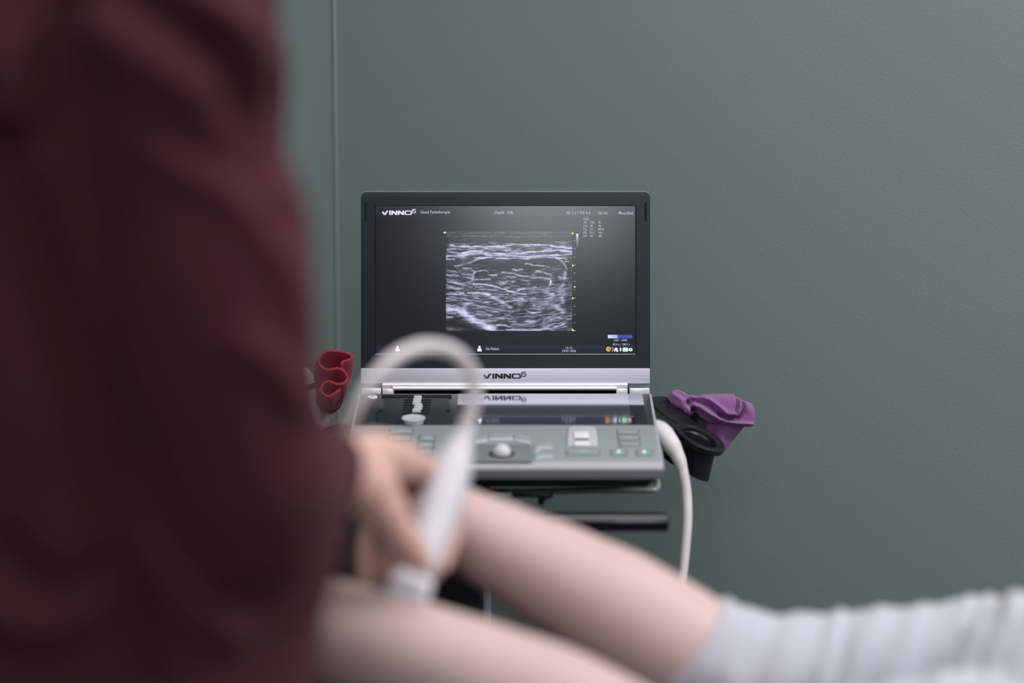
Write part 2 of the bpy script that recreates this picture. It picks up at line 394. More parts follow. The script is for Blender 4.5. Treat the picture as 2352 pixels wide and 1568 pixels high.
dark = [([(370,398),(480,388)],20,.5),([(700,385),(700,385.5)],24,.3),([(800,405),(900,403)],13,.4),([(1120,365),(1200,372)],16,.3),([(1350,430),(1500,425)],18,.3),
 ([(640,560),(900,600),(1100,590),(1480,540)],70,.45),([(620,680),(700,690)],40,.45),([(1340,670),(1440,680)],22,.35),([(1340,780),(1440,770)],30,.35),
 ([(600,770),(680,775)],22,.35),([(1180,640),(1240,630)],35,.3),([(1170,760),(1060,740)],30,.3),
 ([(260,1260),(420,1290),(560,1350)],75,.9),([(880,1245),(960,1250)],24,.45),([(880,1320),(940,1325)],26,.6),([(1180,1060),(1150,1160)],60,.38),
 ([(1690,560),(1720,680)],55,.8),([(1560,690),(1560,760)],40,.4),([(1700,1010),(1700,1120)],60,.6),([(250,590),(330,600)],40,.5),([(232,870),(330,878)],16,.4),
 ([(1240,1165),(1340,1170)],16,.3)]
for poly, wd_, a in dark:
    I *= 1 - min(.95, a * 1.25) * np.exp(-(seg_dist(u, v, poly) / wd_) ** 2)
jit = 12 * (vnoise(u / 45, v / 30, 11) - 0.5) + 5 * (vnoise(u / 16, v / 12, 19) - 0.5)
for poly, wd_, a in strokes:
    if len(poly) > 2: poly = [(q.x, q.y) for q in catmull([V((a_, b_, 0)) for a_, b_ in poly], [1] * len(poly), [1] * len(poly), 4)[0]]
    d = seg_dist(u, v + jit, poly)
    k_ = vnoise(u / 34, v / 12, 12); k2 = vnoise(u / 90, v / 40, 17 + len(poly))
    I += 1.5 * a * np.exp(-(d / (wd_ * (0.45 + 0.75 * k2))) ** 2) * (0.25 + 0.75 * k_ + 0.45 * k2)
I *= 0.90 + 0.25 * vnoise(u / 6, v / 5, 13)
edge = np.clip((v - 325) / 40, 0, 1); I = np.where((u < 300) & (v < 560) & (v > 240), I * np.clip((u - 232 + (v - 320) * 0.3) / 60 + 0.2, 0.2, 1), I)
I = 0.02 + 1.06 * (1 - np.exp(-1.15 * I))
tint = np.stack([I * 0.84 + 0.06, I * 0.84 + 0.065, I * 0.99 + 0.075], -1)
tint = np.where(v[..., None] < 235, tint * np.array([.82, .9, .88]), tint)
grid_vc('ultrasound_image', 1024.4, 532.5, 1314, 759.3, QX, QY, tint, 0.0011, M['display'], disp)
# greyscale wedge and blue cine bar
g = np.linspace(1, 0.15, 20)[:, None, None] * np.ones((20, 2, 1)) * np.array([.88, .86, .98])
grid_vc('grey_scale_wedge', 1323.6, 536.5, 1328.2, 568, 2, 20, g, 0.0011, M['display'], disp)
t = np.linspace(0, 1, 30)[None, :, None] * np.ones((2, 30, 1))
cb_ = np.where(t < .38, np.array([.86, .86, .98]) * (1 - t * .9) + np.array([.3, .34, .78]) * t * .9, np.array([.26, .28, .68]))
grid_vc('cine_bar', 1396, 768.8, 1452.5, 776.8, 30, 2, cb_, 0.0011, M['display'], disp)

def logo_polys(x0, y0, kx, ky, fn, off, dep):
    """the wordmark, traced in its own units; fn maps pixels to space"""
    b = B()
    def q(pts): return [fn(x0 + (x - 340) * kx, y0 + (y - 145) * ky) + off for x, y in pts]
    for pts in ([(340,290),(380,230),(475,340),(570,210),(655,210),(520,402),(425,402)],
                [(690,210),(760,210),(760,402),(690,402)],
                [(790,402),(790,210),(880,210),(1010,310),(1010,210),(1090,210),(1090,402),(1000,402),(865,300),(865,402)],
                [(1115,402),(1115,210),(1205,210),(1335,310),(1335,210),(1412,210),(1412,402),(1325,402),(1190,300),(1190,402)]):
        b.prism(q(pts), dep)
    o = [(1430,300),(1450,230),(1490,210),(1740,210),(1762,260),(1810,345),(1750,402),(1480,402),(1445,370)]
    i = [(1500,300),(1515,255),(1545,247),(1700,247),(1735,280),(1745,320),(1710,363),(1540,363),(1510,340)]
    for k in range(9):
        j = (k + 1) % 9; b.prism(q([o[k], o[j], i[j], i[k]]), dep)
    s6 = [(1985,150),(1860,150),(1808,190),(1795,250),(1815,295),(1862,312),(1955,312),(1992,275),(1980,232),(1935,222),(1825,222)]
    for (xa, ya), (xb, yb) in zip(s6[:-1], s6[1:]):
        L = math.hypot(xb - xa, yb - ya); ux, uy = (xb - xa) / L, (yb - ya) / L; w = 15
        xa -= ux * 5; ya -= uy * 5; xb += ux * 5; yb += uy * 5
        b.prism(q([(xa - uy * w, ya + ux * w), (xb - uy * w, yb + ux * w), (xb + uy * w, yb - ux * w), (xa + uy * w, ya - ux * w)]), dep)
    return b
mk('display_logo', logo_polys(877.6, 480.5, 0.0470, 0.0505, lambda x, y: lid(x, y, 0.0012), V((0, 0, 0)), -F * 0.0002), M['txtw'], disp, smooth=False)

def text_into(b, s, x0, x1, ybase, ytop, off=0.0012, fn=None):
    cu = bpy.data.curves.new('t', 'FONT'); cu.body = s; cu.resolution_u = 3; cu.offset = 0.012
    o = bpy.data.objects.new('t', cu); col.objects.link(o)
    dg = bpy.context.evaluated_depsgraph_get(); dg.update()
    me = bpy.data.meshes.new_from_object(o.evaluated_get(dg))
    xs = [q.co.x for q in me.vertices]; cap = 0.70
    a0, a1 = min(xs), max(xs)
    vs = [(fn or (lambda x, y: lid(x, y, off)))(x0 + (q.co.x - a0) / (a1 - a0) * (x1 - x0), ybase - q.co.y / cap * (ybase - ytop)) for q in me.vertices]
    b.add(vs, [tuple(p.vertices) for p in me.polygons])
    bpy.data.objects.remove(o); bpy.data.curves.remove(cu); bpy.data.meshes.remove(me)
for a in [("Goed Fysiotherapie",966,1034,490,483.6),("Depth",1136.5,1158,491,484.4),("3.00",1165,1179,491,484.6),
          ("MI 1.2 / TIS 0.4",1301,1356,492,485.4),("X6-16L",1372.5,1396.5,492,485.6),("MuscSkel",1421,1454.5,492.4,486),
          ("HAR",1340,1352.5,505.4,500.4),("AP",1340,1348,513,508.2),("DG",1340,1348.6,521,516),("Fq",1340,1347,528.4,523.6),("FR",1340,1347.4,536.4,531.6),("DR",1340,1348,544,539.2),
          ("100",1355,1365.2,513,508.2),("40",1355,1361.6,521,516),("12",1355,1361,528.4,523.6),("27.7",1355,1366,536.4,531.6),("68",1355,1361.4,544,539.2),
          ("%",1374.6,1380,513,508.2),("%",1374.6,1380,521,516),("MHz",1374,1387.4,528.4,523.6),("Hz",1374.6,1382,536.4,531.6),("dB",1374.4,1382,544,539.2),
          ("No Patient",1116,1146,803.4,797.8),("13:12",1299,1314.4,801,796.2),("29-01-2026",1291,1323,808,803),
          ("1257 : 3340",1410,1440,783.2,778.6),("45.4 s : 120.7 s",1407,1446,792.8,788.2)]:
    tb = B(); text_into(tb, *a); mk('display_text', tb, M['txt'], disp, smooth=False)
def ldisc(b, x, y, rx, ry, n=14, off=0.0012, a0=0):
    b.prism([lid(x + rx * math.cos(2 * math.pi * k / n + a0), y + ry * math.sin(2 * math.pi * k / n + a0), off) for k in range(n)], -F * 0.0001)
for x in (913, 1101.3):
    b = B(); ldisc(b, x, 797, 2.4, 3.2)
    b.prism([lid(x + dx, 794 + dy, 0.0012) for dx, dy in ((-4.8,12.5),(-5,8),(-2.6,5.6),(2.6,5.6),(4.9,8),(5.3,12.5))], -F * 0.0001)
    mk('person_icon', b, M['ico'], disp, smooth=False)
def dmark(pts): mk('depth_marker', B().prism([lid(x, y_, .0012) for x, y_ in pts], -F * .0001), M['yel'], disp, smooth=False)
b = B(); ldisc(b, 1021.7, 534, 3.2, 2.1, a0=.5); mk('depth_marker', b, M['yel'], disp, smooth=False)
b = B(); ldisc(b, 1315.6, 535.6, 2.1, 2.4); mk('depth_marker', b, M['yel'], disp, smooth=False)
for y in (609.5, 684.7): dmark(((1313.5,y-2.5),(1315.3,y-2.5),(1316.5,y-.4),(1321,y-1.4),(1321,y-.2),(1316.8,y+.9),(1316,y+2.8),(1314.6,y+2.4)))
dmark(((1317.5,660),(1320,655.4),(1322.6,660)))
dmark(((1313,759.6),(1313.5,755),(1316,754.6),(1316.8,757.6),(1321,758.6),(1321,760)))
for y in (551.7, 570.8, 590, 627, 646, 665.5, 703, 722, 740.7):
    b = B(); ldisc(b, 1319.6, y, 1.5, .9, 8); mk('depth_tick', b, M['txt'], disp, smooth=False)
b = B()
for k in range(12):
    a = 2 * math.pi * k / 12; c = (1397.4 + 4.3 * math.cos(a), 801.6 + 4.3 * math.sin(a)); ldisc(b, c[0], c[1], 1.35, 1.35, 8)
ldisc(b, 1397, 801.5, 1.2, 3, 8)
mk('status_gear_icon', b, M['org'], disp, smooth=False)
b = B()
for k in range(10):
    a = math.radians(200 + 24 * k); ldisc(b, 1405.8 + 3 * math.cos(a), 801 + 3 * math.sin(a), 1, 1, 6)
ldisc(b, 1406.6, 805.6, 2.4, 1)
mk('status_globe_icon', b, M['blu'], disp, smooth=False)
b = B(); ldisc(b, 1415, 801.6, 3.8, 3.2); ldisc(b, 1411.6, 805.4, 1.8, 1.3); ldisc(b, 1417.8, 806, 2.2, 1.7)
b.prism([lid(x, yy_, .0012) for x, yy_ in ((1423,800),(1425,797.8),(1427.2,800.4),(1425.6,802.2),(1427.4,804.4),(1425,807),(1423,804.2),(1424.4,802.2))], -F * .0001)
n_ = 12
for k in range(n_):
    a = 2 * math.pi * k / n_; ldisc(b, 1448.2 + 3.4 * math.cos(a), 802.8 + 2.5 * math.sin(a), 1.3, 1.2, 7)
mk('status_white_icons', b, M['ico'], disp, smooth=False)
mk('battery_icon', B().prism(lrect(1430, 798, 1442.6, 807.2, .0012, 2.4), -F * .0001), M['grn'], disp, smooth=False)

# silver strip with the wordmark, hinge
strip = mk('silver_strip', B().prism(lrect(829, 845.5, 1492.5, 880.5, 0.0025), F * 0.016), M['silver'], mroot, bevel=0.0008, angle=50)
mk('strip_logo', logo_polys(1110.2, 853.7, 0.0595, 0.0595, lambda x, y: lid(x, y, 0.0027), V((0, 0, 0)), -F * 0.0002), M['logo'], strip, smooth=False)
b = B(); b.prism(lrect(878, 879, 1441, 894.5, 0.004), F * 0.014)
mk('hinge_cover', b, M['silver'], mroot, bevel=0.0012)
b = B(); b.tube([lid(879, 884, 0.003), lid(1441, 884, 0.003)], 0.0032, 20, round_ends=False, sub=1)
b.tube([lid(903, 891.4, 0.006), lid(1416, 891.4, 0.006)], 0.0027, 20, round_ends=False, sub=1)
mk('hinge_bar', b, M['chrome'], mroot, angle=60)
mk('hinge_shadow_block', B().prism(lrect(870, 890, 1450, 912, -0.012), F * 0.004), M['gap'], mroot, smooth=False)  # solid black box standing in for the shade below the hinge
for xa, xb in ((879, 905), (1414.5, 1441)):
    mk('hinge_knuckle', B().prism(lrect(xa, 892, xb, 906, 0.008), F * 0.012), M['chrome'], mroot, bevel=0.001)
for xa, xb in ((831, 876), (1445, 1491)):
    b = B(); b.prism(lrect(xa, 890.5, xb, 905.5, 0.010), F * 0.014)
    mk('hinge_end_block', b, M['chrome'], mroot, bevel=0.0014)
    mk('hinge_recess', B().prism(lrect(xa - 1, 880, xb + 1, 892, -0.004), F * 0.008), M['plug'], mroot, smooth=False)

# base
HWID = 0.1930; b0 = bof(904.5); b1 = bof(1057)
def prof_ext(prof, x0, x1):
    return B().taper([dkl(x0, q[0], q[1]) for q in prof], [dkl(x1, q[0], q[1]) for q in prof])
top = [(b0, 0.0005), (b1, 0.0), (b1 + .0075, -.0018), (b1 + .0115, -.0052), (b1 + .0122, -.0095), (b1 + .0110, -.0100), (b0, -.0100)]
mk('upper_casing', prof_ext(top, -HWID, HWID), M['case'], mroot, bevel=0.0028, seg=4)  # top casing lighter than the face below: bevel's bright reflection put into colour
lowc = [(b0, -.0100), (b1 + .0108, -.0100), (b1 + .0115, -.0105), (b1 + .0112, -.0190), (b1 + .0095, -.0205), (b0, -.026)]
mk('lower_casing', prof_ext(lowc, -HWID + .0005, HWID - .0005), M['face'], mroot, bevel=0.002, seg=3)
inner = HWID - 0.004
A_ = [dkl(x, y, -.020) for x, y in ((-inner, b0 + .002), (inner, b0 + .002), (inner, b1 + .004), (inner - .006, b1 + .0095), (-inner + .006, b1 + .0095), (-inner, b1 + .004))]
Bq = [dkl(x, y, -.0355) for x, y in ((-inner + .012, b0 + .002), (inner - .012, b0 + .002), (inner - .012, b1 - .012), (inner - .018, b1 - .004), (-inner + .018, b1 - .004), (-inner + .012, b1 - .012))]
mk('base_underside', B().taper(A_, Bq), M['matt'], mroot, bevel=0.003)
bs = bof(977.5)
def drect(xa, ya, xb, yb, h0, h1): return B().prism([dkl(xa, ya, h0), dkl(xb, ya, h0), dkl(xb, yb, h0), dkl(xa, yb, h0)], en * (h1 - h0))
mk('upper_fascia', drect(-HWID + .0035, b0 + .003, HWID - .0035, bs, 0.0, 0.0010), M['fascia'], mroot, bevel=0.0003)
mk('key_panel', drect(-HWID + .003, bs, HWID - .003, b1 + .001, -0.0005, 0.0008), M['deckgrey'], mroot, bevel=0.0004)
def xl(px, py): return (dk(px, py) - LO).x
tsx0, tsx1 = xl(1108, 955), xl(1452, 955)
mk('glass_panel', drect(xl(1048, 950), b0 + .0032, HWID - .0125, bs - .0003, 0.0009, 0.0013), M['glass'], mroot, smooth=False)
ts = mk('touch_screen', drect(tsx0, b0 + .0035, tsx1, bof(975.5), 0.0012, 0.0015), M['touch'], mroot, smooth=False)
pb = mk('power_button', B().lathe(dk(855.5, 914.5, .001), X, eb, en, [(0.0064, 0), (0.0064, .0012), (.0058, .0018)]), M['white'], mroot)
mk('power_symbol', B().lathe(dk(855.5, 914.5, .0028), X, eb, en, [(0.0022, 0), (0.0022, .0002)]), M['key'], pb)
# slider bay
mk('slider_bay', B().prism([dk(x, y, .0009) for x, y in ((884, 916), (1030, 916), (1036, 942), (1040, 973), (864, 973), (868, 946), (880, 944))], en * .0006), M['bezel'], mroot, bevel=.0003)
mk('slider_bay_slot', poly_deck([(878, 909.5), (1037, 909.5), (1037, 915.5), (877, 915.5)], .001, .0019), M['gap'], mroot, smooth=False)
for (xa, ya, xb, yb) in ((868, 943, 880, 948), (1024, 943, 1034, 948), (864, 948, 868, 971)):
    mk('bay_notch', poly_deck([(xa, ya), (xb, ya), (xb, yb), (xa, yb)], .0012, .0019), M['gap'], mroot, smooth=False)
for k, (y, x) in enumerate(((915.5, 959.5), (921.5, 958), (927.5, 956.8), (933.5, 961), (939.5, 960), (945.5, 956.5))):
    xo = 960 - k * 1.0
    mk('slider_slot', poly_deck([(xo - 31, y + 4.6), (xo + 31, y + 4.6), (xo + 31, y + 6.2), (xo - 31, y + 6.2)], .0016, .0021), M['gap'], mroot, smooth=False)
    c = dk(x, y + 3.2, .0018)
    kb = B().taper([c + X * sx * .0056 + eb * sy * .0036 for sx, sy in ((-1,-1),(1,-1),(1,1),(-1,1))], [c + X * sx * .0047 + eb * sy * .0022 + en * .0042 for sx, sy in ((-1,-1),(1,-1),(1,1),(-1,1))])
    mk('slider_knob', kb, M['keyl'], mroot, bevel=.0006)
mk('slider_slot', poly_deck([(922, 951.2), (985, 951.2), (985, 952.8), (922, 952.8)], .0016, .0021), M['gap'], mroot, smooth=False)
c = dk(950, 973, .0012)
mk('gain_knob', B().lathe(c, X, eb, en, [(.0122, 0), (.0128, .003), (.0138, .0050), (.0148, .0062), (.0144, .0070), (.0126, .0066), (.006, .0055), (.001, .0054)]), M['keyl'], mroot, angle=50)
# key pad helper: a raised cap with optional lit legend
def keycap(px, py, wpx, hpx, m='key', h=.0018, legend=None, lw=.4, name='button', skew=0):
    o = poly_deck([(px - wpx / 2, py - hpx / 2), (px + wpx / 2, py - hpx / 2 + skew), (px + wpx / 2, py + hpx / 2 + skew), (px - wpx / 2, py + hpx / 2)], .0008, .0008 + h)
    mk('key_recess', poly_deck([(px - wpx / 2 - 2.5, py - hpx / 2 - 2.6), (px + wpx / 2 + 2.5, py - hpx / 2 - 2.6), (px + wpx / 2 + 2.5, py + hpx / 2 + 1), (px - wpx / 2 - 2.5, py + hpx / 2 + 1)], .0008, .0010), M['recess'], mroot, smooth=False)
    k = mk(name, o, M[m], mroot, bevel=.0005)
    if legend:
        mk('legend', poly_deck([(px - wpx * lw / 2, py - hpx * .3), (px + wpx * lw / 2, py - hpx * .3), (px + wpx * lw / 2, py + hpx * .12), (px - wpx * lw / 2, py + hpx * .12)], .0008 + h, .0011 + h), M[legend], k, smooth=False)
    return k
for (x, y) in ((922, 992), (918, 1007)):
    keycap(x, y, 50, 10, 'key', .0014, 'green', .3)
for (x, y) in ((981, 1009), (978, 1024), (975, 1039)):
    keycap(x, y, 34, 10, 'key', .0014, 'green', .45)
# trackball pad
mk('trackball_pad', poly_deck([(1090, 1022), (1215, 1022), (1224, 1032), (1224, 1062), (1080, 1062)], .0008, .0012), M['pad'], mroot, bevel=.0003)
tc = dk(1152.5, 1045, .0012)
mk('trackball_ring', B().lathe(tc, X, eb, en, [(.0148, 0), (.0148, .0012), (.0130, .0014), (.0116, .0002)]), M['black'], mroot)
mk('trackball', B().ell(tc + en * .0015, (.0112, .0112, .0112)), M['handle'], mroot)
for (xa, xb, ya, yb) in ((1092, 1121, 1011, 1006), (1123, 1179, 1004.5, 1004.5), (1181, 1218, 1005, 1013)):
    q = [(xa, ya - 5.5), (xb, yb - 5.5), (xb, yb + 4), (xa, ya + 4)]
    mk('arc_button', poly_deck(q, .0008, .0024), M['key'], mroot, bevel=.0005)
    mk('arc_button_edge', poly_deck([(q[3][0], q[3][1]), (q[2][0], q[2][1]), (q[2][0], q[2][1] + 5.5), (q[3][0], q[3][1] + 5.5)], .0008, .0020), M['keyl'], mroot, bevel=.0005)
mk('legend', poly_deck([(1188, 1003), (1208, 1006), (1208, 1009), (1188, 1006)], .0024, .0027), M['green'], mroot, smooth=False)
for y in (1022, 1043):
    mk('side_button', poly_deck([(1227, y + 2), (1242, y - 7), (1268, y - 7), (1269, y + 7), (1244, y + 7), (1229, y + 12)], .0008, .0024), M['key'], mroot, bevel=.0005)
    mk('side_button_edge', poly_deck([(1229, y + 12), (1245, y + 6.5), (1269, y + 6.5), (1269, y + 11), (1246, y + 11), (1230, y + 16)], .0008, .0020), M['keyl'], mroot, bevel=.0005)
mk('legend', poly_deck([(1229, 1042), (1240, 1037), (1240, 1043), (1230, 1049)], .0024, .0027), M['green'], mroot, smooth=False)
# rocker cluster
mk('rocker_housing', poly_deck([(1306, 986), (1318, 983), (1355, 983), (1368, 986), (1372, 1006), (1372, 1028), (1303, 1028), (1303, 1006)], .0008, .0030), M['keyl'], mroot, bevel=.0012)
keycap(1335.5, 1005.5, 34, 13, 'white', .0040, name='rocker_key'); keycap(1336, 1024, 34, 9, 'white', .0040, name='rocker_key')
mk('rocker_gap', poly_deck([(1319, 1013), (1352, 1013), (1352, 1016.5), (1319, 1016.5)], .0030, .0034), M['bezel'], mroot, smooth=False)
keycap(1338, 1042, 72, 9, 'key', .0016, 'green', .3); 
for y, dx in ((994, 0), (1008, 2), (1022, 4)): keycap(1442 + dx, y, 46, 9, 'key', .0016)
for x in (1421, 1480): keycap(x, 1042, 34, 10, 'key', .0014, 'led', .2)

# machine cable on the right side
pts = [P(1512, 984, 2.47), P(1524, 996, 2.462), P(1541, 1020, 2.455), P(1558, 1050, 2.45), P(1568, 1080, 2.448), P(1577, 1130, 2.446), P(1579, 1190, 2.44), P(1575, 1250, 2.435), P(1569, 1310, 2.43), P(1555, 1420, 2.42), P(1535, 1600, 2.42), P(1520, 1900, 2.42), P(1512, 2400, 2.42)]
rad = [.0105, .0125, .0118, .0088, .0068, .0062, .0061, .0060, .0059, .0059, .0059, .0059, .0059]
croot = thing('probe_cable', pts[0], 'white probe cable hanging down from the right side of the machine', 'cable')
mk('cable', B().tube(pts[4:], rad[4:], 18), M['cable'], croot)
mk('strain_relief', B().tube(pts[:5], rad[:5], 18), M['cable'], croot)
mk('plug', B().tube([P(1500, 974, 2.475), P(1518, 984, 2.472)], [.0085, .0105], 18), M['plug'], croot)

# ------------------------------------------------------------------ cart
cx = P(1060, 1300, 2.5)
cart = thing('equipment_cart', (cx.x, cx.y, 0), 'dark equipment trolley with tray and black handle bar carrying the ultrasound machine', 'trolley')
zt = dkl(0, bof(960), -.0455).z
zr = dkl(0, b0 + .01, -.044).z
# the tray follows the tilt of the machine
def tr(x, b_, h): return dkl(x, b_, -.036 + h)
mk('tray', B().prism([tr(-.15, b0, 0), tr(.15, b0, 0), tr(.15, b1 - .03, 0), tr(-.15, b1 - .03, 0)], -en * .006), M['matt'], cart, bevel=.002)
path = [P(1509, 1104, 2.41), P(1511, 1114, 2.405), P(1507, 1122, 2.40), P(1493, 1125.5, 2.395), P(1400, 1126, 2.395), P(1200, 1129, 2.395), P(1000, 1129, 2.395), P(815, 1129, 2.395), P(800, 1120, 2.40), P(798, 1102, 2.41)]
mk('tray_rail', B().tube(path, .0040, 14), M['steel'], cart)
mk('tray_clip', B().prism([P(x, y, 2.36) for x, y in ((1165, 1129), (1262, 1129), (1271, 1133), (1270, 1142), (1252, 1149), (1248, 1160), (1236, 1160), (1237, 1143), (1165, 1142))], F * .03), M['black'], cart, bevel=.001)
mk('white_tab', B().prism([P(x, y, 2.355) for x, y in ((1118, 1138), (1130, 1131), (1172, 1130), (1178, 1136), (1174, 1140), (1140, 1141))], F * .01), M['white'], cart, bevel=.001)
h0, h1 = P(790, 1198, 2.27), P(1535, 1198, 2.27)
mk('handle_bar', B().rings([[p + U * (r * math.cos(a)) - F * (r * math.sin(a)) for a in [2 * math.pi * k / 32 for k in range(32)]] for p, r in ((h0, .009), (h0 + X * .003, .0115), (h1 - X * .002, .0115), (h1, .0095))]), M['bar'], cart, angle=40)
for px in (900, 1140):
    mk('handle_arm', B().tube([P(px, 1150, 2.52), P(px, 1190, 2.34), P(px, 1198, 2.27)], .007, 14), M['black'], cart)
c0 = P(960, 1150, 2.5); c1 = P(1108, 1150, 2.5)
mk('column', B().box((c0.x, 2.44, 0.12), (c1.x, 2.54, zt - .006)), M['vinyl'], cart, bevel=.004)
mk('column_strip', B().box((c1.x + .0008, 2.45, 0.12), (c1.x + .0102, 2.47, zt - .03)), M['case'], cart, bevel=.001)
mk('lower_shelf', B().box((-.22, 2.33, .50), (.12, 2.58, .52)), M['matt'], cart, bevel=.004)
for sx in (-1, 1):
    for sy in (-1, 1):
        cxx = (c0.x + c1.x) / 2
        mk('base_leg', B().tube([(cxx, 2.49, .11), (cxx + sx * .22, 2.49 + sy * .18, .085)], .02, 16), M['steel'], cart)
        mk('caster', B().tube([(cxx + sx * .22 - .012, 2.49 + sy * .18, .036), (cxx + sx * .22 + .012, 2.49 + sy * .18, .036)], .034, 24, round_ends=False, sub=1), M['matt'], cart)
mk('column_foot', B().box((c0.x - .02, 2.40, .08), (c1.x + .02, 2.58, .13)), M['matt'], cart, bevel=.006)

# ------------------------------------------------------------------ probe holders
def holder(tilt, graz, rings, arm, label, mirror=1):
    th = math.radians(tilt); ga = math.radians(graz)
    e1 = (X * math.cos(th) * mirror - U * math.sin(th)).normalized()
    up = (X * math.sin(th) * mirror + U * math.cos(th))
    ax = (up * math.cos(ga) - F * math.sin(ga)).normalized(); e2 = ax.cross(e1)
    root = thing('probe_holder', arm[0], label, 'probe holder')
    for c, r, rh, hgt in rings:
        mk('ring', B().lathe(c, e1, e2, ax, [(r, -.0065), (r, 0), (r - .002, .0014), (rh + .006, .0014), (rh, -.001), (rh - .001, -.0065)], 56), M['black'], root, angle=40)
        down = (-U * 1.0 - X * .05 * mirror - F * .1).normalized()
        rr = []
        for k in range(7):
            t = k / 6; q = c - ax * .004 + down * (hgt * t); s_ = rh * (1.06 - .38 * t)
            rr.append([q + e1 * (s_ * math.cos(a)) + e2 * (s_ * (1 - .2 * t) * math.sin(a)) + down * (0) for a in [2 * math.pi * i / 40 for i in range(40)]])
        for k in range(6, -1, -1):
            t = k / 6; q = c - ax * .004 + down * (hgt * t * .96); s_ = rh * (1.06 - .38 * t) - .0018
            rr.append([q + e1 * (s_ * math.cos(a)) + e2 * (s_ * (1 - .2 * t) * math.sin(a)) for a in [2 * math.pi * i / 40 for i in range(40)]])
        bb = B(); bb.rings(rr, caps=False); n = 40
        bb.f.append(tuple(range(6 * n, 7 * n)))
        mk('cup', bb, M['black'], root, angle=50)
    return root, e1, e2, ax
R2 = P(1608, 1003, 2.52)
_th, _ga = math.radians(24), math.radians(19)
_ax = ((X * math.sin(_th) + U * math.cos(_th)) * math.cos(_ga) - F * math.sin(_ga)).normalized()
def onp(px, py, h=0):
    q = F + X * ((px - 1176) / FPX) + U * ((784 - py) / FPX)
    return CAM + q * ((R2 - CAM).dot(_ax) / q.dot(_ax)) + _ax * h
R1 = onp(1560, 946)
hold, e1, e2, ax = holder(24, 19, [(R1, .040, .026, .062), (R2, .0355, .0235, .046)], (P(1500, 950, 2.6), 0), 'black plastic double probe holder jutting from the right side of the machine')
def mid(px, py, d): return P(px, py, d)
b = B().prism([onp(x, y, -.001) for x, y in ((1494, 919), (1500, 913), (1530, 918), (1575, 945), (1604, 972), (1580, 975), (1560, 988), (1530, 974), (1505, 968))], -ax * .006)
mk('bracket_plate', b, M['black'], hold, bevel=.002)
L1 = P(748, 1006, 2.56); L2 = P(695, 1046, 2.5)
holdl, _, _, _ = holder(24, 19, [(L1, .036, .026, .062), (L2, .034, .022, .05)], (P(815, 1000, 2.56), 0), 'black plastic probe holder at the left side of the machine, mostly behind the sleeve', mirror=-1)
mk('bracket_plate', B().prism([P(818, 1014, 2.56), P(820, 1030, 2.52), P(780, 1045, 2.5), P(725, 1055, 2.48), P(725, 1035, 2.52), P(780, 1017, 2.56)], (0, 0, -.006)), M['black'], holdl, bevel=.002)

# probe standing in the left holder
pr = thing('ultrasound_probe', P(716, 1012, 2.6), 'pale probe with a dark band standing in the left holder beside the red cloth', 'probe')
pa, pb_ = P(700, 860, 2.60), P(749, 1000, 2.60)
mk('probe_body', B().tube([pa, P(710, 888, 2.60), P(728, 940, 2.60), pb_], [.0095, .0115, .0115, .010], 24), M['white'], pr)
dv = (P(728, 940, 2.60) - P(710, 888, 2.60)).normalized(); bc = P(710.5, 889, 2.60)
mk('probe_band', B().tube([bc - dv * .0034, bc + dv * .0034], .0119, 24, round_ends=False, sub=1), M['bezel'], pr)

# ------------------------------------------------------------------ cloths
def interp_curve(pts, x): return np.interp(x, [p[0] for p in pts], [p[1] for p in pts])
topc = [(1533, 914), (1537, 905), (1543, 898), (1551, 895), (1560, 895.5), (1570, 900), (1580, 906.5), (1592, 907), (1604, 909), (1612, 906.5), (1630, 905), (1660, 904), (1686, 904.5), (1688, 910), (1699, 913.5), (1702, 918), (1716, 922), (1727, 926), (1731, 935), (1734, 955), (1734.5, 962)]
botc = [(1533, 916), (1540, 928), (1550, 936), (1560, 941), (1572, 950), (1580, 957), (1586, 957), (1592, 950), (1598, 958), (1606, 966), (1620, 970), (1640, 972), (1662, 975), (1690, 979), (1716, 979.5), (1728, 978), (1733, 972), (1734.5, 964)]
ridges = [  # relief of the crumpled front, pixels
 ([(1545,905),(1558,912),(1566,922),(1562,934)],6,.003),([(1553,900),(1575,912),(1590,918),(1578,930)],5,-.004),
 ([(1590,912),(1600,908),(1625,915),(1645,930),(1665,948),(1690,950),(1697,940),(1699,918)],5,.010),
 ([(1578,922),(1582,932),(1590,938)],5,-.012),
 ([(1575,948),(1580,935),(1592,930),(1605,934),(1625,948),(1650,962),(1680,970),(1725,974)],5.5,.012),
 ([(1592,940),(1596,944),(1598,952)],5,-.008),
 ([(1650,952),(1668,960),(1692,958),(1702,945),(1703,925)],5,-.013),
 ([(1600,922),(1625,932),(1648,948)],4,-.006),([(1688,912),(1690,928),(1686,945)],3,-.008),
 ([(1715,925),(1722,950),(1716,968)],10,.004)]
rr = []
XS = np.concatenate([np.linspace(1533, 1540, 8), np.linspace(1541.5, 1728, 150), np.linspace(1729, 1734.5, 10)])
NR = 96
